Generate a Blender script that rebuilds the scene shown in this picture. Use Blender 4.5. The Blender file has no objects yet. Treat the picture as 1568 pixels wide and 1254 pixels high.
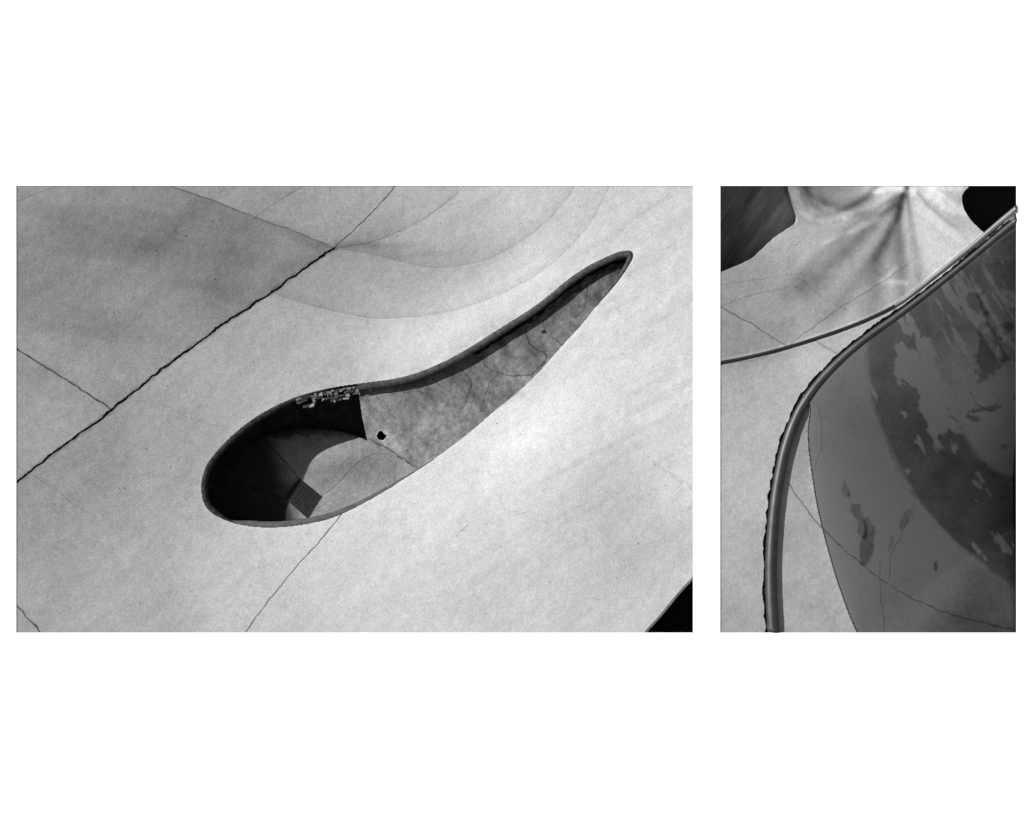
import bpy, math, numpy as np
from mathutils import Vector
ELEV=math.radians(42); TAN=math.tan(ELEV)
DX,DY=0.912,0.41     # horizontal travel of sunlight (plan coordinates, y down)
S=0.01; CX,CY=784.0,627.0
def wx(p): return (p-CX)*S
def wy(p): return (CY-p)*S
# ---------------------------------------------------------------- numpy helpers
_r=np.random.RandomState(7); TAB=_r.rand(256,256)
def vnoise(X,Y,sx,sy=None,seed=0):
    sy=sy or sx
    u=X/sx+seed*17.31+500; v=Y/sy+seed*9.77+500
    i=np.floor(u).astype(int); j=np.floor(v).astype(int)
    fu=u-i; fv=v-j; fu=fu*fu*(3-2*fu); fv=fv*fv*(3-2*fv)
    a=TAB[i%256,j%256]; b=TAB[(i+1)%256,j%256]; c=TAB[i%256,(j+1)%256]; d=TAB[(i+1)%256,(j+1)%256]
    return ((a*(1-fu)+b*fu)*(1-fv)+(c*(1-fu)+d*fu)*fv)*2-1
def fbm(X,Y,s,oct=4,seed=0,sy=None):
    o=0;a=1;t=0; sy=sy or s
    for k in range(oct):
        o=o+a*vnoise(X,Y,s/2**k,sy/2**k,seed+k*3+1); t+=a; a*=.55
    return o/t*1.5
def rot(X,Y,deg):
    c,s=math.cos(math.radians(deg)),math.sin(math.radians(deg))
    return X*c+Y*s,-X*s+Y*c
def sstep(a,b,x):
    t=np.clip((x-a)/(b-a),0,1); return t*t*(3-2*t)
def blur(M,r,n=2):
    for _ in range(n):
        for ax in (0,1):
            P=np.concatenate([np.repeat(np.take(M,[0],ax),r,ax),M,np.repeat(np.take(M,[-1],ax),r,ax)],ax)
            k=2*r+1; o=0
            for q in range(k): o=o+np.take(P,range(q,q+M.shape[ax]),ax)
            M=o/k
    return M
def inside(poly,X,Y):
    r=np.zeros(X.shape,bool); n=len(poly)
    for k in range(n):
        x1,y1=poly[k]; x2,y2=poly[(k+1)%n]
        if y1==y2: continue
        c=((y1>Y)!=(y2>Y))&(X<(x2-x1)*(Y-y1)/(y2-y1)+x1)
        r^=c
    return r
def pdist(pts,X,Y,closed=False):
    d=np.full(X.shape,1e9); n=len(pts)
    for k in range(n if closed else n-1):
        x1,y1=pts[k]; x2,y2=pts[(k+1)%n]
        ex,ey=x2-x1,y2-y1; L=ex*ex+ey*ey
        if L<1e-9: continue
        t=np.clip(((X-x1)*ex+(Y-y1)*ey)/L,0,1)
        d=np.minimum(d,(X-x1-t*ex)**2+(Y-y1-t*ey)**2)
    return np.sqrt(d)
def cr(pts,closed=False,n=6):
    P=[np.array(p,float) for p in pts]; out=[]; m=len(P)
    for k in range(m if closed else m-1):
        if closed: a,b,c,d=P[k-1],P[k],P[(k+1)%m],P[(k+2)%m]
        else: a,b,c,d=P[max(k-1,0)],P[k],P[k+1],P[min(k+2,m-1)]
        for q in range(n):
            t=q/n
            out.append(tuple(0.5*((2*b)+(c-a)*t+(2*a-5*b+4*c-d)*t*t+(3*b-a-3*c+d)*t**3)))
    if not closed: out.append(tuple(P[-1]))
    return out
def line(T,Z,X,Y,pts,w,dark,dep=0.0,jit=1.5,smooth=True,seed=0,mult=True,brk=0,soft=.9):
    pts=cr(pts,n=5) if smooth else pts
    xs=[p[0] for p in pts]; ys=[p[1] for p in pts]; m=w*3+8+soft*2
    j0=max(0,int(min(ys)-m-Y[0,0])); j1=max(0,int(max(ys)+m-Y[0,0])); i0=max(0,int(min(xs)-m-X[0,0])); i1=max(0,int(max(xs)+m-X[0,0]))
    sl=(slice(j0,j1+1),slice(i0,i1+1)); x=X[sl];y=Y[sl]
    if x.size==0: return
    xx=x+jit*vnoise(x,y,13,seed=seed)+jit*.45*vnoise(x,y,4,seed=seed+3); yy=y+jit*vnoise(x,y,13,seed=seed+5)+jit*.45*vnoise(x,y,4,seed=seed+8)
    d=pdist(pts,xx,yy)
    ww=w*(1+.4*vnoise(x,y,8,seed=seed+11))
    k=1-sstep(ww*.5-.4,ww*.5+soft,d)
    k=k*(.8+.2*vnoise(x,y,10,seed=seed+15))
    if brk: k=k*sstep(-brk,.3,vnoise(x,y,14,seed=seed+21))
    T[sl]=T[sl]*(1-k*dark) if mult else T[sl]+k*dark
    Z[sl]-=k*dep
def tones(ctrl,X,Y,sig):
    n=0;w=1e-12
    for x,y,t in ctrl:
        g=np.exp(-((X-x)**2+(Y-y)**2)/(2*sig*sig))+1e-9
        n=n+g*t; w=w+g
    return n/w
def lin(T):
    T=np.clip(T,0,1); return np.where(T<=.04045,T/12.92,((T+.055)/1.055)**2.4)
# ---------------------------------------------------------------- materials
def concrete(name,rough=.85,grain=.10,bump=.15,spec=.15):
    m=bpy.data.materials.new(name); m.use_nodes=True; nt=m.node_tree; b=nt.nodes['Principled BSDF']
    at=nt.nodes.new('ShaderNodeAttribute'); at.attribute_name='tone'
    tc=nt.nodes.new('ShaderNodeTexCoord')
    n1=nt.nodes.new('ShaderNodeTexNoise'); n1.inputs['Scale'].default_value=38; n1.inputs['Detail'].default_value=3
    nt.links.new(tc.outputs['Object'],n1.inputs['Vector'])
    mr=nt.nodes.new('ShaderNodeMapRange'); mr.inputs['From Min'].default_value=.25; mr.inputs['From Max'].default_value=.75
    mr.inputs['To Min'].default_value=1-grain; mr.inputs['To Max'].default_value=1+grain
    nt.links.new(n1.outputs['Fac'],mr.inputs['Value'])
    vm=nt.nodes.new('ShaderNodeVectorMath'); vm.operation='SCALE'
    nt.links.new(at.outputs['Color'],vm.inputs[0]); nt.links.new(mr.outputs['Result'],vm.inputs['Scale'])
    nt.links.new(vm.outputs[0],b.inputs['Base Color'])
    bp=nt.nodes.new('ShaderNodeBump'); bp.inputs['Strength'].default_value=bump; bp.inputs['Distance'].default_value=.01
    nt.links.new(n1.outputs['Fac'],bp.inputs['Height']); nt.links.new(bp.outputs['Normal'],b.inputs['Normal'])
    b.inputs['Roughness'].default_value=rough; b.inputs['Specular IOR Level'].default_value=spec
    return m
def plain(name,c,rough=.6,metal=0,ns=30,amp=.15,spec=.3):
    m=bpy.data.materials.new(name); m.use_nodes=True; nt=m.node_tree; b=nt.nodes['Principled BSDF']
    tc=nt.nodes.new('ShaderNodeTexCoord')
    n=nt.nodes.new('ShaderNodeTexNoise'); n.inputs['Scale'].default_value=ns; n.inputs['Detail'].default_value=4
    r=nt.nodes.new('ShaderNodeValToRGB'); r.color_ramp.elements[0].position=.3; r.color_ramp.elements[1].position=.7
    a=c*(1-amp); d=c*(1+amp); r.color_ramp.elements[0].color=(a,a,a,1); r.color_ramp.elements[1].color=(d,d,d,1)
    nt.links.new(tc.outputs['Object'],n.inputs['Vector']); nt.links.new(n.outputs['Fac'],r.inputs[0]); nt.links.new(r.outputs[0],b.inputs['Base Color'])
    b.inputs['Roughness'].default_value=rough; b.inputs['Metallic'].default_value=metal; b.inputs['Specular IOR Level'].default_value=spec
    return m
def add(name,verts,faces,mat,parent=None,smooth=False):
    me=bpy.data.meshes.new(name); me.from_pydata(verts,[],faces); me.update()
    me.materials.append(mat); o=bpy.data.objects.new(name,me); bpy.context.collection.objects.link(o)
    if smooth: me.polygons.foreach_set('use_smooth',[True]*len(me.polygons))
    if parent: o.parent=parent
    return o
def gridmesh(name,X,Y,Z,A,mask,mat,parent=None):
    H,W=X.shape
    q=np.arange(H*W).reshape(H,W)
    F=np.stack([q[1:,:-1],q[1:,1:],q[:-1,1:],q[:-1,:-1]],-1)[mask]
    used,inv=np.unique(F.ravel(),return_inverse=True)
    co=np.stack([wx(X),wy(Y),Z],-1).reshape(-1,3)[used].astype(np.float32)
    nF=len(F)
    me=bpy.data.meshes.new(name); me.vertices.add(len(co)); me.vertices.foreach_set('co',co.ravel())
    me.loops.add(nF*4); me.loops.foreach_set('vertex_index',inv.astype(np.int32).ravel())
    me.polygons.add(nF); me.polygons.foreach_set('loop_start',np.arange(0,nF*4,4,dtype=np.int32))
    try: me.polygons.foreach_set('loop_total',np.full(nF,4,dtype=np.int32))
    except Exception: pass
    me.update(calc_edges=True)
    at=me.attributes.new('tone','FLOAT_COLOR','POINT')
    a=A.ravel()[used]; at.data.foreach_set('color',np.stack([a,a,a,np.ones_like(a)],-1).astype(np.float32).ravel())
    me.polygons.foreach_set('use_smooth',np.zeros(nF,bool))
    me.materials.append(mat); o=bpy.data.objects.new(name,me); bpy.context.collection.objects.link(o)
    if parent: o.parent=parent
    return o
def offs(pts,o):
    P=np.array(pts); T=np.gradient(P,axis=0); T/=np.linalg.norm(T,axis=1)[:,None]+1e-9
    N=np.stack([-T[:,1],T[:,0]],-1)
    return P+N*(np.asarray(o).reshape(-1,1) if np.ndim(o) else o)
def band(name,pts,prof,mat,parent=None,smooth=True):
    rows=[]
    for o,z in prof:
        Q=offs(pts,o); rows.append([(wx(a),wy(b),z) for a,b in Q])
    n=len(pts); v=[p for r in rows for p in r]; f=[]
    for k in range(len(rows)-1):
        for i in range(n-1):
            f.append((k*n+i,k*n+i+1,(k+1)*n+i+1,(k+1)*n+i))
    return add(name,v,f,mat,parent,smooth)
def tube(name,pts,rad,z,mat,parent=None,seg=16,clip=None):
    P=np.array(pts); T=np.gradient(P,axis=0); T/=np.linalg.norm(T,axis=1)[:,None]+1e-9
    N=np.stack([-T[:,1],T[:,0]],-1); v=[];f=[]; n=len(P)
    zz=np.asarray(z)*np.ones(n)
    for i in range(n):
        for k in range(seg):
            a=2*math.pi*k/seg; o=math.cos(a)*rad[i]
            px,py=P[i,0]+N[i,0]*o,P[i,1]+N[i,1]*o
            if clip: px=min(max(px,clip[0]),clip[1]); py=min(max(py,clip[2]),clip[3])
            v.append((wx(px),wy(py),zz[i]+math.sin(a)*rad[i]*S))
    for i in range(n-1):
        for k in range(seg):
            f.append((i*seg+k,i*seg+(k+1)%seg,(i+1)*seg+(k+1)%seg,(i+1)*seg+k))
    f.append(tuple(range(seg))); f.append(tuple((n-1)*seg+k for k in range(seg))[::-1])
    return add(name,v,f,mat,parent,True)
def empty(name):
    o=bpy.data.objects.new(name,None); bpy.context.collection.objects.link(o); return o
mat_c=concrete('weathered_concrete'); mat_p=concrete('pool_plaster',.8,.16,.3)
LIT=1.33   # sunlit irradiance factor
AMB=0.143
# ================================================================ LEFT SECTION
EXT=22
x0,x1,y0,y1=25,1061,284,969
X,Y=np.meshgrid(np.arange(x0-EXT,x1+EXT+1,1.0),np.arange(y0-EXT,y1+EXT+1,1.0))
seam=[(0,757),(25,738),(60,711),(100,681),(172,627),(240,573),(300,528),(350,492),(415,448),(470,408),(512,380)]
slabpoly=seam+[(460,358),(395,334),(340,312),(265,286),(230,250),(0,250)]
slab=inside(slabpoly,X,Y)
Ta=tones([(40,290,.62),(120,330,.53),(220,360,.47),(60,420,.49),(180,440,.53),(300,420,.52),(250,520,.57),(60,520,.57),(130,600,.60),(50,660,.62),(330,330,.48),(450,400,.55),(200,290,.56)],X,Y,55)
Tb=tones([(350,300,.58),(430,310,.60),(450,345,.55),(520,300,.63),(560,370,.60),(640,300,.70),(700,400,.70),(780,300,.76),(900,320,.80),(1020,320,.80),(1020,450,.82),
 (480,430,.62),(600,450,.71),(720,470,.80),(820,400,.81),(640,530,.82),(480,540,.70),(380,520,.63),(330,600,.65),(450,580,.72),(220,620,.59),(120,720,.57),(60,800,.57),(230,720,.60),
 (60,900,.62),(200,850,.65),(280,760,.66),(350,880,.75),(480,860,.80),(600,850,.83),(700,760,.84),(830,640,.86),(950,550,.86),(1000,700,.83),(900,800,.80),(1000,850,.77),(760,920,.79),(600,940,.79),(450,940,.75),(200,950,.67),(950,930,.76),(920,460,.86)],X,Y,50)
T=np.where(slab,Ta,Tb)  # slab's own tone, plus broad light and shade painted into the colour
u,v=rot(X,Y,-38)
T+=.020*fbm(X,Y,70,4,1)+.015*fbm(u,v,160,3,20,22)+.020*fbm(X,Y,9,3,3)
ru,rv=rot(X,Y,-28)
right=sstep(620,800,X)*sstep(0,1,1-slab*1.0)
T-=right*.035*sstep(.1,.9,fbm(ru,rv,200,3,31,14))
su,sv=rot(X,Y,8)
T-=slab*.04*sstep(.0,.8,fbm(su,sv,220,3,41,45))
def blob(cx,cy,rx,ry,ang,amt,seed=0):
    global T
    a,b=rot(X-cx,Y-cy,ang); n=1+.35*fbm(X,Y,20,3,seed)
    T+=amt*np.exp(-((a/rx)**2+(b/ry)**2)*n)
blob(565,376,60,6,0,-.09,1); blob(640,390,60,6,-4,-.06,2); blob(465,365,60,9,24,-.07,3); blob(460,400,60,14,-35,-.05,4)
blob(220,365,140,22,12,-.04,5)
def arcband(pts,w,amt,seed):
    global T
    p=cr(pts,n=5); d=pdist(p,X,Y)+1.5*fbm(X,Y,20,3,seed)
    poly=p+[(p[-1][0],200),(p[0][0],200)]
    s=inside(poly,X,Y)
    T-=amt*np.where(s,np.exp(-np.maximum(d,0)/w),np.exp(-np.maximum(d,0)/1.4)*.45)
arcA=[(415,448),(470,466),(530,480),(580,487),(640,484),(700,473),(760,452),(820,421),(870,380),(910,330),(943,262)]
arcB=[(512,380),(570,388),(640,406),(690,408),(760,390),(830,345),(870,300),(890,262)]
arcband(arcA,18,.055,400)
arcband(arcB,15,.055,401)
arcband([(512,380),(570,370),(630,345),(680,313),(722,262)],20,.045,402)
rim=cr([(963,384),(948,386),(930,393),(900,408),(870,428),(845,449),(815,472),(785,491),(755,510),(720,532),(690,549),(660,563),(630,574),(600,581),(555,587),(520,592),(490,598),(460,606),(430,618),(405,631),(380,647),(355,668),(335,688),(318,710),(310,732),(309,755),(314,773),(326,786),(345,796),(368,803),(400,807),(440,806),(480,800),(510,792),(535,781),(560,768),(590,751),(615,735),(640,719),(670,699),(700,677),(730,653),(760,627),(790,603),(815,580),(840,553),(865,525),(890,498),(912,470),(935,443),(950,425),(961,408),(968,395),(968,387)],True,5)
R=inside(rim,X,Y); dR=pdist(rim,X,Y,True)
Z=-.014*np.ones_like(X)
bd=np.minimum.reduce([X-x0,x1-X,Y-y0,y1-Y]); win=sstep(4,190,bd)*sstep(4,90,dR)
# shallow real curvature: trough along the arcs climbing into the bank on the right
tr=pdist(cr([(400,410),(520,432),(660,440),(780,400),(860,340)],n=6),X,Y)
Z+=win*(.05*fbm(X,Y,260,2,50)-.15*np.exp(-(tr/75)**2)+.12*np.exp(-((X-880)**2+(Y-780)**2)/(150**2)))
Z+=.0032*fbm(X,Y,16,4,52)*sstep(0,20,bd)
L=lambda *a,**k: line(T,Z,X,Y,*a,**k)
L(seam,2.2,.88,.05,1.6,seed=1); L(seam,5,.16,0,2.5,seed=2,soft=2)
L([(512,380),(460,358),(395,334),(340,312),(255,282)],1.0,.35,.01,1,seed=3)
L([(512,380),(548,347),(580,315),(608,282)],1.0,.45,.01,1,seed=4)
L([(385,337),(420,312),(470,280)],.8,.25,0,1,seed=5)
L([(512,380),(570,370),(630,345),(680,313),(716,280)],.8,.24,0,.8,seed=6)
L(arcA,.8,.13,0,.7,seed=7)
L(arcB,.8,.13,0,.7,seed=8)
L([(420,451),(470,468),(530,482),(580,489),(640,486)],.8,-.10,0,.7,seed=9)
L([(10,523),(60,555),(110,587),(172,627)],1.2,.7,.02,1.2,seed=10)
L([(172,627),(230,612),(290,640),(350,655)],.8,.12,0,2,seed=11)
L([(25,712),(80,748),(130,785)],.9,.18,0,2,seed=12)
L([(524,788),(490,828),(440,885),(400,935),(372,975)],1.0,.45,.01,1,seed=13)
L([(15,312),(55,296),(95,282)],.8,.22,0,1,seed=14)
L([(15,915),(35,938),(62,968),(66,980)],1.3,.6,.01,1.5,seed=15)
L([(620,822),(650,825),(685,827),(715,806),(760,797),(805,783)],.9,.2,0,4,seed=16,brk=.5)
L([(745,720),(768,745),(770,775),(800,785),(835,802)],.9,.16,0,4,seed=17,brk=.5)
L([(960,668),(985,695),(1012,720),(1030,726),(1065,752)],.9,.22,0,4,seed=18,brk=.4)
L([(560,487),(566,520),(558,560)],.8,.10,0,3,seed=19,brk=.5)
L([(240,940),(262,900),(240,870)],.8,.13,0,3,seed=20,brk=.4)
L([(195,735),(240,722),(265,712)],.9,.2,0,3,seed=24,brk=.4)
L([(800,600),(840,640),(870,690),(915,720)],.8,.10,0,4,seed=25,brk=.4)
L([(960,250),(930,330),(880,420),(840,445)],.8,.09,0,2,seed=26)
spk=vnoise(X,Y,3.2,seed=77)*vnoise(X,Y,4.1,seed=79); T-=.22*sstep(.62,.8,spk)
T+=np.where(R,0,.05*np.exp(-dR/5.0))
T-=np.where(R,0,.06*np.exp(-dR/14.0)*sstep(.0,.5,fbm(X,Y,18,3,61))*(Y<620))
headp=[(549,560),(549,605),(554,640),(562,676),(600,697),(640,718),(662,735),(662,850),(280,850),(280,560)]
head=R&inside(headp,X,Y); tail=R&~inside(headp,X,Y)
floorp=cr([(562,676),(545,668),(520,661),(490,657),(460,656),(430,660),(400,670),(375,688),(355,712),(342,740),(335,760),(335,775),(347,788),(370,795)],n=5)+[(400,850),(662,850),(662,735),(640,718),(600,697)]
FL=head&inside(floorp,X,Y); dF=pdist(floorp,X,Y,True); WALL=head&~FL
HD=1.19
def rise(x,y): return .20*np.exp(-((x-505)**2/(75**2)+(y-700)**2/(34**2)))
Z=np.where(FL,-HD+rise(X,Y)+.004*fbm(X,Y,12,3,70),Z)
f=dR/(dR+dF+1e-6); Z=np.where(WALL,-.5-(HD-.5)*f,Z)
TD=.20
Z=np.where(tail,-TD+.012*fbm(X,Y,22,4,71),Z)
# tones of pool: pale plaster on the right, shade painted into the sump floor on the left
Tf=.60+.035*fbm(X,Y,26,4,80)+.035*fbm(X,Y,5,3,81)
floor_shade=1-sstep(-40,4,(X-450)+(Y-735)*-.30+8*fbm(X,Y,30,3,86))  # soft mask for shade painted into the floor colour
floor_shade=np.maximum(floor_shade,1-sstep(-22,0,(Y-(676-.06*(X-500)))+5*fbm(X,Y,20,3,87)))
Tf=Tf*(1-.66*floor_shade)
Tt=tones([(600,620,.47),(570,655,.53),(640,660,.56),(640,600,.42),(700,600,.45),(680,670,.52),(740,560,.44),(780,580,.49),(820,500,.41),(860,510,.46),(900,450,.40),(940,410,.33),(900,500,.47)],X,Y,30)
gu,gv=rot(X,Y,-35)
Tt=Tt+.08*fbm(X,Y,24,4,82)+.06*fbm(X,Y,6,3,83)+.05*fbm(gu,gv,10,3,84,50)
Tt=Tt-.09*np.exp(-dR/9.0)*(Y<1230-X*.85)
Tw=.09+.09*fbm(X,Y,9,3,85)+.05*fbm(X,Y,30,2,88)  # wall colour darkened to deepen the shade in the pool
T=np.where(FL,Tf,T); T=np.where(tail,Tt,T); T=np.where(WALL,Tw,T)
Lp=lambda *a,**k: line(T,Z,X,Y,*a,**k)
for i,(c,w,k) in enumerate([
 ([(735,548),(762,571),(810,573),(838,548),(820,535),(808,520),(806,500)],1.0,.45),
 ([(762,571),(745,600),(738,618)],.9,.38),([(900,440),(897,468),(880,486)],.9,.38),
 ([(845,515),(862,528)],1.0,.42),([(860,466),(835,490),(838,512)],.8,.32),
 ([(585,602),(612,598),(650,602)],.9,.27),([(574,604),(592,628),(606,640)],.9,.24),
 ([(700,560),(720,580),(716,610),(700,640)],.8,.22),([(660,580),(690,600)],.8,.22),([(925,420),(905,432),(880,440)],.9,.3),
 ([(566,672),(600,692),(640,716)],1.8,.45)]):
    Lp(c,w,k,.008,2.6,seed=100+i)
for i,(c,w,k) in enumerate([([(325,742),(380,748),(430,765)],1.2,.45),([(455,733),(425,700),(400,672)],1.1,.4),([(489,762),(512,745),(560,700),(600,698)],.8,.13),([(440,660),(470,668)],1.0,.3),([(467,795),(500,770)],.8,.12)]):
    Lp(c,w,k,.008,1.5,seed=130+i)
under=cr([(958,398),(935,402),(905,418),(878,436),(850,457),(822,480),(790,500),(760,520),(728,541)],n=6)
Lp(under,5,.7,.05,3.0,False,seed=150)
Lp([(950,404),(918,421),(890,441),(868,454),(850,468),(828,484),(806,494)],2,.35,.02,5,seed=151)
dh=np.hypot((X-583)*1.0,(Y-667)*1.15)+2.2*vnoise(X,Y,5,seed=160)
T=np.where(tail&(dh<9.5),T+.10,T); T=np.where(dh<7,.10,T); Z=np.where(dh<6.5,-.8,Z)
dh=np.hypot(X-832,Y-508)+1.5*vnoise(X,Y,4,seed=161); T=np.where(dh<3.2,.12,T)
ccurve=cr([(1090,850),(1061,885),(1040,908),(1012,942),(988,969),(965,1000)],n=5)
C=inside(ccurve+[(1100,1000)],X,Y); Z=np.where(C,-1.5,Z); T=np.where(C,.45+.04*fbm(X,Y,20,3,170),T)
T+=.032*_r.randn(*X.shape)
A=np.clip(lin(T)/LIT,.006,.85)
fm=lambda M:(M[1:,1:]|M[:-1,:-1]|M[1:,:-1]|M[:-1,1:])
pm=fm(R)
gridmesh('concrete_ground',X,Y,Z,A,~pm,mat_c)
pool=empty('sunken_pool')
gridmesh('basin',X,Y,Z,A,pm,mat_p,pool)
band('bowl_edge',[p for p in ccurve if p[0]<1075 and p[1]<985],[(-1.6,-.008),(1.8,-.008)],plain('edge_concrete',.12,.8,0,12,.3,.1))
cop_mat=plain('dark_coping_concrete',.055,.7,0,14,.5,.2)
ring=rim+rim[:1]
up=ring[:14*5+2]
def taper(n,a,b,w):
    t=np.linspace(0,1,n); return w*np.minimum(1,np.minimum((t)/a if a else 9,(1-t)/b if b else 9)+.06)
tip=rim[-6*5:]+up
o=-taper(len(tip),.28,0,9.5)
band('coping',tip,[(0.6,-.02),(0,-.006),(o*.5,-.004),(o,-.02),(o*1.02,-.10)],cop_mat,pool)
lf=rim[15*5:29*5]
o=-taper(len(lf),.3,.15,7.5)
band('coping_end',lf,[(.6,-.02),(0,-.004),(o*.5,-.006),(o,-.03),(o*1.02,-.6)],plain('stained_coping',.03,.8,0,16,.6,.1),pool)
lo=rim[28*5:39*5]
o=-taper(len(lo),.15,.6,8.0)
band('lower_lip',lo,[(.5,-.02),(0,-.010),(o,-.06),(o*1.02,-.5)],plain('lip_concrete',.085,.8,0,12,.25,.1),pool)
# exposed broken bricks: small irregular faces along the rim
rb=np.random.RandomState(5); bv=[];bf=[]
BP=np.array(cr([(450,610),(490,600),(520,594),(551,589)],n=18))
for row in range(4):
    q=BP+np.array([0.0,4.6*row+1.4]); k=rb.randint(0,3)
    while k<len(q)-3:
        ln=rb.randint(2,6)
        if rb.rand()<[.95,.88,.7,.35][row]:
            a=q[k];b=q[min(k+ln,len(q)-1)]
            x0b,x1b=a[0]+.4,b[0]-.4; ya,yb=a[1],b[1]; h=2.8+rb.rand()*1.8
            zt=-.012-.05*row+rb.rand()*.02; j=lambda:(rb.rand()-.5)*1.9
            base=len(bv)
            top=[(x0b+j(),ya+j()),(x1b+j(),yb+j()),(x1b+j(),yb+h+j()),(x0b+j(),ya+h+j())]
            sl_=[0,0,-.04,-.04]
            bv+=[(wx(p),wy(r),zt+s_+rb.rand()*.04-.02) for (p,r),s_ in zip(top,sl_)]+[(wx(p),wy(r),zt-.4) for p,r in top]
            bf+=[(base+3,base+2,base+1,base)]+[(base+i,base+(i+1)%4,base+4+(i+1)%4,base+4+i) for i in range(4)]
        k+=ln
add('exposed_brick',bv,bf,plain('pale_brick',.26,.9,0,18,.8,.1),pool)
# drain grate
c0=np.array([(455,733),(489,761),(467,795),(431,763)],float)
gv_=[];gf=[]; N=8
def gp(u,v):
    p=c0[0]*(1-u)*(1-v)+c0[1]*u*(1-v)+c0[2]*u*v+c0[3]*(1-u)*v
    return (wx(p[0]),wy(p[1]),-HD+.02+float(rise(p[0],p[1])))
for i in range(N):
    for j in range(N):
        a,b,c,d=i/N,(i+1)/N,j/N,(j+1)/N; e=.33/N
        o=[gp(a,c),gp(b,c),gp(b,d),gp(a,d)]; n=[gp(a+e,c+e),gp(b-e,c+e),gp(b-e,d-e),gp(a+e,d-e)]
        k=len(gv_); gv_+=o+n
        edge=i in(0,N-1) or j in(0,N-1)
        for q in range(4): gf.append((k+(q+1)%4,k+q,k+4+q,k+4+(q+1)%4))
        if edge: gf.append((k+7,k+6,k+5,k+4))
add('drain_grate',gv_,gf,plain('cast_iron',.018,.7,.1,20,.3,.2),pool)
# ================================================================ RIGHT SECTION
rx0,rx1,ry0,ry1=1103,1556,285,968
X,Y=np.meshgrid(np.arange(rx0-EXT,rx1+EXT+1,1.0),np.arange(ry0-EXT,ry1+EXT+1,1.0))
cop=[(1184,1000),(1184,968),(1181,910),(1181,850),(1186,780),(1195,720),(1207,672),(1225,628),(1252,588),(1288,550),(1330,515),(1375,483),(1420,449),(1470,409),(1515,372),(1556,338),(1590,311)]
copc=cr(cop,n=8)
T=tones([(1130,980,.64),(1130,850,.67),(1130,750,.71),(1140,650,.70),(1190,600,.70),(1130,600,.66),(1250,560,.74),(1300,530,.72),
 (1130,520,.57),(1180,500,.59),(1130,450,.58),(1200,430,.60),(1260,470,.63),(1330,480,.70),(1300,400,.66),(1230,370,.70),(1280,340,.72),(1350,400,.66),(1400,420,.76),(1430,350,.82),(1470,330,.68),(1470,390,.83),(1380,300,.78),(1250,300,.46),(1500,370,.76),(1420,290,.80)],X,Y,26)  # broad light-to-dark gradients painted into the deck colour
T+=.022*fbm(X,Y,50,4,201)+.02*fbm(X,Y,8,3,203)
Z=-.014+.003*fbm(X,Y,14,4,205)
L=lambda *a,**k: line(T,Z,X,Y,*a,**k)
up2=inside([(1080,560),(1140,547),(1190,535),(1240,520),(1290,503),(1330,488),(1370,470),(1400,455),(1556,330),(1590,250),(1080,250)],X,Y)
def tree_shadow(pts,w,amt,seed):  # tree shadow painted into the deck tone, no tree casts it
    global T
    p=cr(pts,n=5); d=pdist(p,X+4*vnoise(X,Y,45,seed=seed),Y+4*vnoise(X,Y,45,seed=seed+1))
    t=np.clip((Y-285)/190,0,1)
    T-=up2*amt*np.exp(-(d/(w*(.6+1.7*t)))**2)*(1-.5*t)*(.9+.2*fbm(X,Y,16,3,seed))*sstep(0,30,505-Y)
tree_shadow([(1385,275),(1380,340),(1378,400),(1384,450)],7,.32,210)
tree_shadow([(1382,300),(1362,350),(1344,410),(1335,480)],8,.27,213)
tree_shadow([(1378,300),(1335,350),(1290,390),(1235,440)],8,.26,216)
tree_shadow([(1370,315),(1310,348),(1260,390),(1205,450)],6,.15,219)
tree_shadow([(1386,275),(1396,340),(1403,400),(1404,440)],5,.20,222)
tree_shadow([(1372,300),(1340,320),(1300,335)],5,.16,225)
tree_shadow([(1380,320),(1348,380),(1305,440),(1262,500)],6,.20,228)
tree_shadow([(1350,280),(1310,315),(1250,330)],7,.16,231)
tree_shadow([(1405,290),(1440,330),(1485,375)],4,.11,234)
tree_shadow([(1225,275),(1250,303),(1290,314),(1335,300)],11,.20,236)
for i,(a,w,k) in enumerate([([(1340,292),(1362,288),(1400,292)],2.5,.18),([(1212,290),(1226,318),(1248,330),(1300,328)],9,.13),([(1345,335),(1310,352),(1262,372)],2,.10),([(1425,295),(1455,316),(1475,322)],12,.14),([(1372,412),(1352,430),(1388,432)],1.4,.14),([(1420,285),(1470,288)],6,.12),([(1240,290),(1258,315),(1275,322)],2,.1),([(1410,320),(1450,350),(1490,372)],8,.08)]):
    L(a,w,k,0,3,seed=240+i,mult=False,soft=7)  # bright highlights painted into the deck tone
for i,(a,w,k) in enumerate([([(1103,435),(1180,425),(1230,418)],.9,.12),([(1095,465),(1140,490),(1180,515),(1205,530)],1.1,.45),
  ([(1205,530),(1250,497),(1300,462),(1350,433),(1390,405)],.9,.3),([(1103,470),(1150,452),(1210,440)],.9,.15),([(1230,430),(1270,462),(1300,475)],.8,.15),
  ([(1245,520),(1280,540),(1300,545)],1.0,.35),([(1103,558),(1150,552),(1190,540)],1.4,.25),([(1300,545),(1260,530),(1205,535)],.8,.12)]):
    L(a,w,k,0,1.2,seed=260+i)
spk=vnoise(X,Y,3.2,seed=87)*vnoise(X,Y,4.1,seed=89); T-=.2*sstep(.62,.8,spk)
tt=np.linspace(0,1,len(copc))
gA=offs(copc,np.interp(tt,[0,.45,1],[10,8,3.5])); gB=offs(copc,-np.interp(tt,[0,.45,1],[10,8,3.5]))
g=[tuple(p) for p in (gA if gA[5][0]<1184 else gB)]
L(g,4.0,.85,.08,1.8,False,seed=280)
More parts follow.
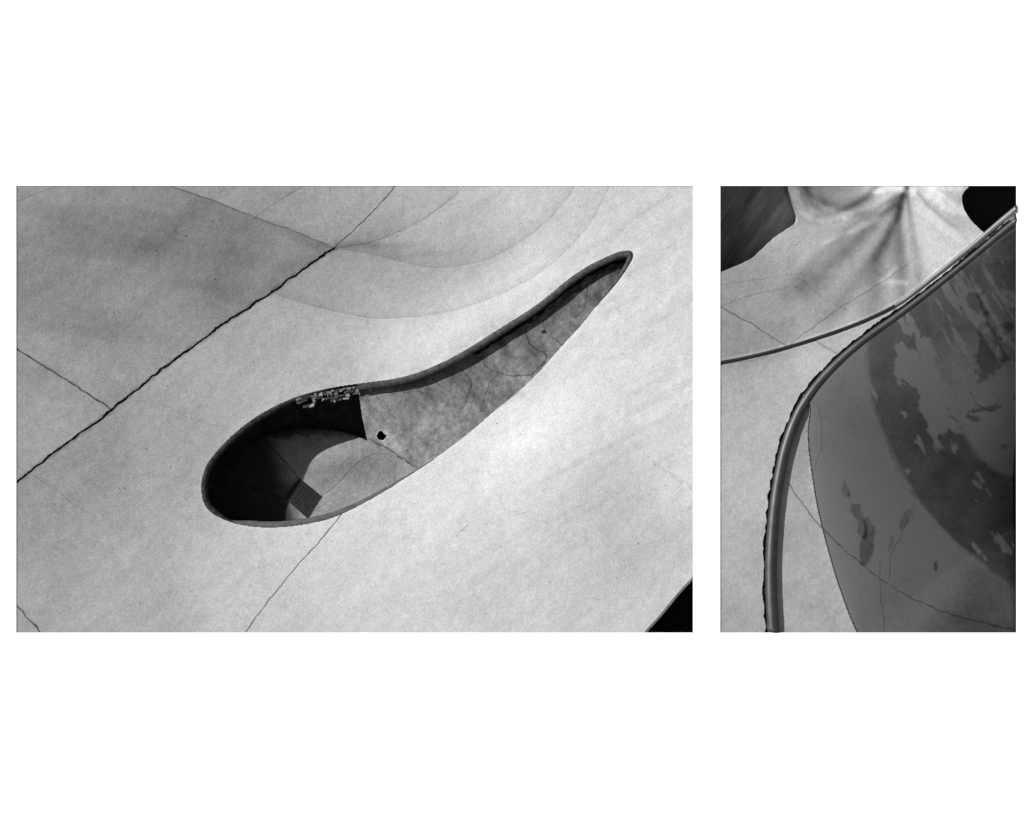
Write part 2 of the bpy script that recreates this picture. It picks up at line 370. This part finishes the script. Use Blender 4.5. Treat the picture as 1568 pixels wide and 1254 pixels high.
ed=cr([(1095,556),(1103,555),(1140,548),(1190,536),(1240,521),(1290,504),(1330,488),(1370,468),(1405,443),(1445,411),(1490,375),(1530,341),(1556,320),(1570,309)],n=8)
T=np.where(pdist(ed,X,Y)<6,T+.06,T)
# main bowl --------------------------------------------------
edgeU=[p for p in copc if p[1]<=672]
lip=cr([(1345,1010),(1312,968),(1285,900),(1262,822),(1248,760),(1238,690)],n=8)
lipc=lip+[(1236,660),(1240,630)]+[p for p in edgeU if p[1]<612]
right_of=inside(copc+[(1620,300),(1620,1020),(1184,1020)],X,Y)
B=inside(lipc+[(1640,300),(1640,1030)],X,Y)&right_of
dL=pdist(lipc,X,Y)*S
wedge=right_of&~B
dC=pdist(copc,X,Y)
Z=np.where(wedge,-.05-.0018*dC+.003*fbm(X,Y,14,4,206),Z)
Z=np.where(B,-(1.22*dL+.35*(1-np.exp(-dL*5)))+.006*fbm(X,Y,16,4,207),Z)
Tw=.70+.03*fbm(X,Y,30,4,208)+.02*fbm(X,Y,6,3,209)-.08*sstep(760,640,Y); T=np.where(wedge,Tw,T)
wu,wv=rot(X,Y,55)
def sidemask(c,close,w):
    s=inside(c+close,X,Y); d=pdist(c,X+3*fbm(X,Y,40,3,410),Y)
    return np.where(s,.5+.5*np.clip(d/w,0,1),.5-.5*np.clip(d/w,0,1))
cB=cr([(1326,500),(1332,560),(1345,625),(1372,692),(1412,760),(1470,825),(1556,892),(1620,930)],n=6)
rB=sidemask(cB,[(1640,300)],5)
cC=cr([(1418,420),(1425,480),(1440,555),(1468,620),(1512,690),(1590,760)],n=6)
rC=sidemask(cC,[(1640,380)],6)
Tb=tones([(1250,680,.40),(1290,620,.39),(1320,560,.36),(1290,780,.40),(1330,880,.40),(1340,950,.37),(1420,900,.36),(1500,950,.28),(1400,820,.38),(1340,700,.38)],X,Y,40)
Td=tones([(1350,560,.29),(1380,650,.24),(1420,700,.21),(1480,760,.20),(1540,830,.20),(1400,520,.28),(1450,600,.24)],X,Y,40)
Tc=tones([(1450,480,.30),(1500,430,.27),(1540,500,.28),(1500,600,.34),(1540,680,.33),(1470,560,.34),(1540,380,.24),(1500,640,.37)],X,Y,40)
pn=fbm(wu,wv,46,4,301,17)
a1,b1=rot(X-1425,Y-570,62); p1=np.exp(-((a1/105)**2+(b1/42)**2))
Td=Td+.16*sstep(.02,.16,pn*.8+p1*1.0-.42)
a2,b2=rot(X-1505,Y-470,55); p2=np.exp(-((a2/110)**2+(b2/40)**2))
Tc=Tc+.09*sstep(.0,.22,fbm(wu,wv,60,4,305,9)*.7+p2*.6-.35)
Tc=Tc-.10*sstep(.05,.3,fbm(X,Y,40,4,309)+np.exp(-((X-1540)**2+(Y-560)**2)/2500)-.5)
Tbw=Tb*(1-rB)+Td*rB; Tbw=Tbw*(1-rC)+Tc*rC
Tbw+=.022*fbm(X,Y,30,4,311)+.02*fbm(X,Y,70,3,313)
Tmain=T.copy(); T=Tbw
def stain(cx,cy,rx,ry,ang,amt,seed):
    global T
    a,b=rot(X-cx,Y-cy,ang); r=(a/rx)**2+(b/ry)**2+.8*fbm(X,Y,16,4,seed)
    T-=amt*(1-sstep(.6,1.1,r))
stain(1333,835,12,42,6,.12,320); stain(1318,790,9,38,-18,.12,321); stain(1298,750,6,15,-10,.10,322)
stain(1398,795,6,20,30,.09,323); stain(1372,835,4,13,15,.08,324); stain(1445,872,4,9,0,.14,325)
stain(1525,627,24,5,-10,.12,327); stain(1507,640,12,5,20,.12,328)
T=blur(T,1,1)+.014*fbm(X,Y,5,3,312)
L=lambda *a,**k: line(T,Z,X,Y,*a,**k)
for i,(a,w,k) in enumerate([([(1400,800),(1385,830),(1372,855),(1368,890)],1.0,.4),([(1352,862),(1355,910),(1358,968)],1.0,.35),([(1210,742),(1250,798),(1300,846),(1370,900),(1450,940),(1570,972)],1.2,.45),
  ([(1418,560),(1440,600),(1470,640),(1500,668)],1.0,-.2),([(1495,640),(1512,622),(1535,628),(1552,600)],1.6,.3),([(1500,600),(1515,622)],1.6,.3),([(1255,620),(1262,680),(1240,730)],1.0,.25),
  ([(1372,692),(1395,745),(1412,762),(1408,800)],1.5,.25),([(1450,800),(1475,828),(1510,850)],1,.15),([(1310,930),(1330,900),(1318,870)],1,.15)]):
    L(a,w,k,0.0,1.8,seed=330+i)
Tbw=T; T=Tmain
L=lambda *a,**k: line(T,Z,X,Y,*a,**k)
L([(1210,742),(1232,775),(1262,812)],1.1,.45,.01,1,seed=339)
T2=T
P1=inside(cr([(1204,270),(1207,290),(1214,308),(1223,335),(1206,350),(1188,362),(1166,382),(1146,398),(1103,416),(1080,424)],n=5)+[(1075,270)],X,Y)
P2=inside(cr([(1500,270),(1484,286),(1474,300),(1477,320),(1492,342),(1515,362)],n=5)+[(1535,345),(1556,326),(1600,295),(1600,270)],X,Y)
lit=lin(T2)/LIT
dark=lin(Tbw)/AMB*(1+.18*dL)  # colour brightened with depth, painted-in light offsetting occlusion
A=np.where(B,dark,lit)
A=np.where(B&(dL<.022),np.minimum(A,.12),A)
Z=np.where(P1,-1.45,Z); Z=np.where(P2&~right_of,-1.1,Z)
pu,pv=rot(X,Y,-60)
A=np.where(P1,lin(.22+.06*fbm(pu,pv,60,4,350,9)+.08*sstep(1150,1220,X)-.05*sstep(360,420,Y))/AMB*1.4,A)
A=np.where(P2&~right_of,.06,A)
A=A*(1+.09*_r.randn(*X.shape))
A=np.clip(A,.006,.88)
bm=fm(B)
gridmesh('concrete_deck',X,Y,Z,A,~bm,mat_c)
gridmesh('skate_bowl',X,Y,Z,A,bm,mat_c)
pipe=empty('metal_coping_pipe')
steel=plain('worn_steel',.075,.5,.7,4,.2,.35)
clip=(1103.3,1554.8,285.3,966.8)
cc=[p for p in copc if p[1]<975 and p[0]<1564]; t=np.linspace(0,1,len(cc))
tube('main_pipe',cc,np.interp(t,[0,.35,.6,.85,1],[9.5,8.5,6.2,4.8,6]),-.035,steel,pipe,24,clip)
e1=[p for p in ed if p[0]<1372]; e2=[p for p in ed if 1362<p[0]<1562]
tube('upper_pipe',e2,np.interp(np.linspace(0,1,len(e2)),[0,.3,1],[2.4,3.0,5]),-.005,plain('bright_steel',.24,.4,.5,5,.2,.4),pipe,16,clip)
tube('pool_edge_trim',e1,np.interp(np.linspace(0,1,len(e1)),[0,1],[2.4,2.4]),.0,plain('black_edge',.012,.7,.0),pipe,16,clip)
# ================================================================ WHITE PAGE MARGIN with two cut-outs, unseen light skirts below
white=plain('page_white',.90,.9,0,3,.01,.1)
vs=[];fs=[]
def quad(a,b,c,d):
    k=len(vs); vs.extend([(wx(a),wy(c),0),(wx(b),wy(c),0),(wx(b),wy(d),0),(wx(a),wy(d),0)]); fs.append((k+3,k+2,k+1,k))
quad(-6000,8000,-6000,284.5); quad(-6000,8000,968.5,7000)
quad(-6000,25,284.5,968.5); quad(1061,1103,284.5,968.5); quad(1556,8000,284.5,968.5)
add('white_page',vs,fs,white)
sk=plain('light_skirt',.05,.9)  # unseen skirts added to keep stray light out from below
def box(name,a,b,c,d,zb):
    v=[(wx(p),wy(q),z) for z in(-.003,zb) for p,q in((a,c),(b,c),(b,d),(a,d))]
    add(name,v,[(0,1,5,4),(1,2,6,5),(2,3,7,6),(3,0,4,7),(4,5,6,7)],sk)
box('light_skirt',x0-EXT,x1+EXT-1,y0-EXT,y1+EXT,-2.5); box('light_skirt',rx0-EXT+1,rx1+EXT,ry0-EXT,ry1+EXT,-6)
# ================================================================ LIGHT / CAMERA
dirv=Vector((DX*math.cos(ELEV),-DY*math.cos(ELEV),-math.sin(ELEV)))
sl=bpy.data.lights.new('sun','SUN'); sl.energy=5; sl.angle=math.radians(.5); sl.color=(1,.998,.995)
so=bpy.data.objects.new('sun',sl); bpy.context.collection.objects.link(so); so.rotation_euler=dirv.to_track_quat('-Z','Y').to_euler(); so.location=(-20,10,20)
w=bpy.data.worlds.new('World'); bpy.context.scene.world=w; w.use_nodes=True; nt=w.node_tree
sky=nt.nodes.new('ShaderNodeTexSky'); sky.sky_type='NISHITA'; sky.sun_disc=False; sky.sun_elevation=ELEV; sky.sun_rotation=math.atan2(-DX,DY)
bw=nt.nodes.new('ShaderNodeRGBToBW'); bg=nt.nodes['Background']; nt.links.new(sky.outputs[0],bw.inputs[0]); nt.links.new(bw.outputs[0],bg.inputs[0]); bg.inputs[1].default_value=.12
cd=bpy.data.cameras.new('camera'); co=bpy.data.objects.new('camera',cd); bpy.context.collection.objects.link(co)
co.location=(0,0,120); cd.sensor_width=36; cd.lens=36*120/15.68; cd.clip_end=500; cd.clip_start=1
sc=bpy.context.scene; sc.camera=co
sc.view_settings.view_transform='Standard'; sc.view_settings.look='None'; sc.view_settings.exposure=0
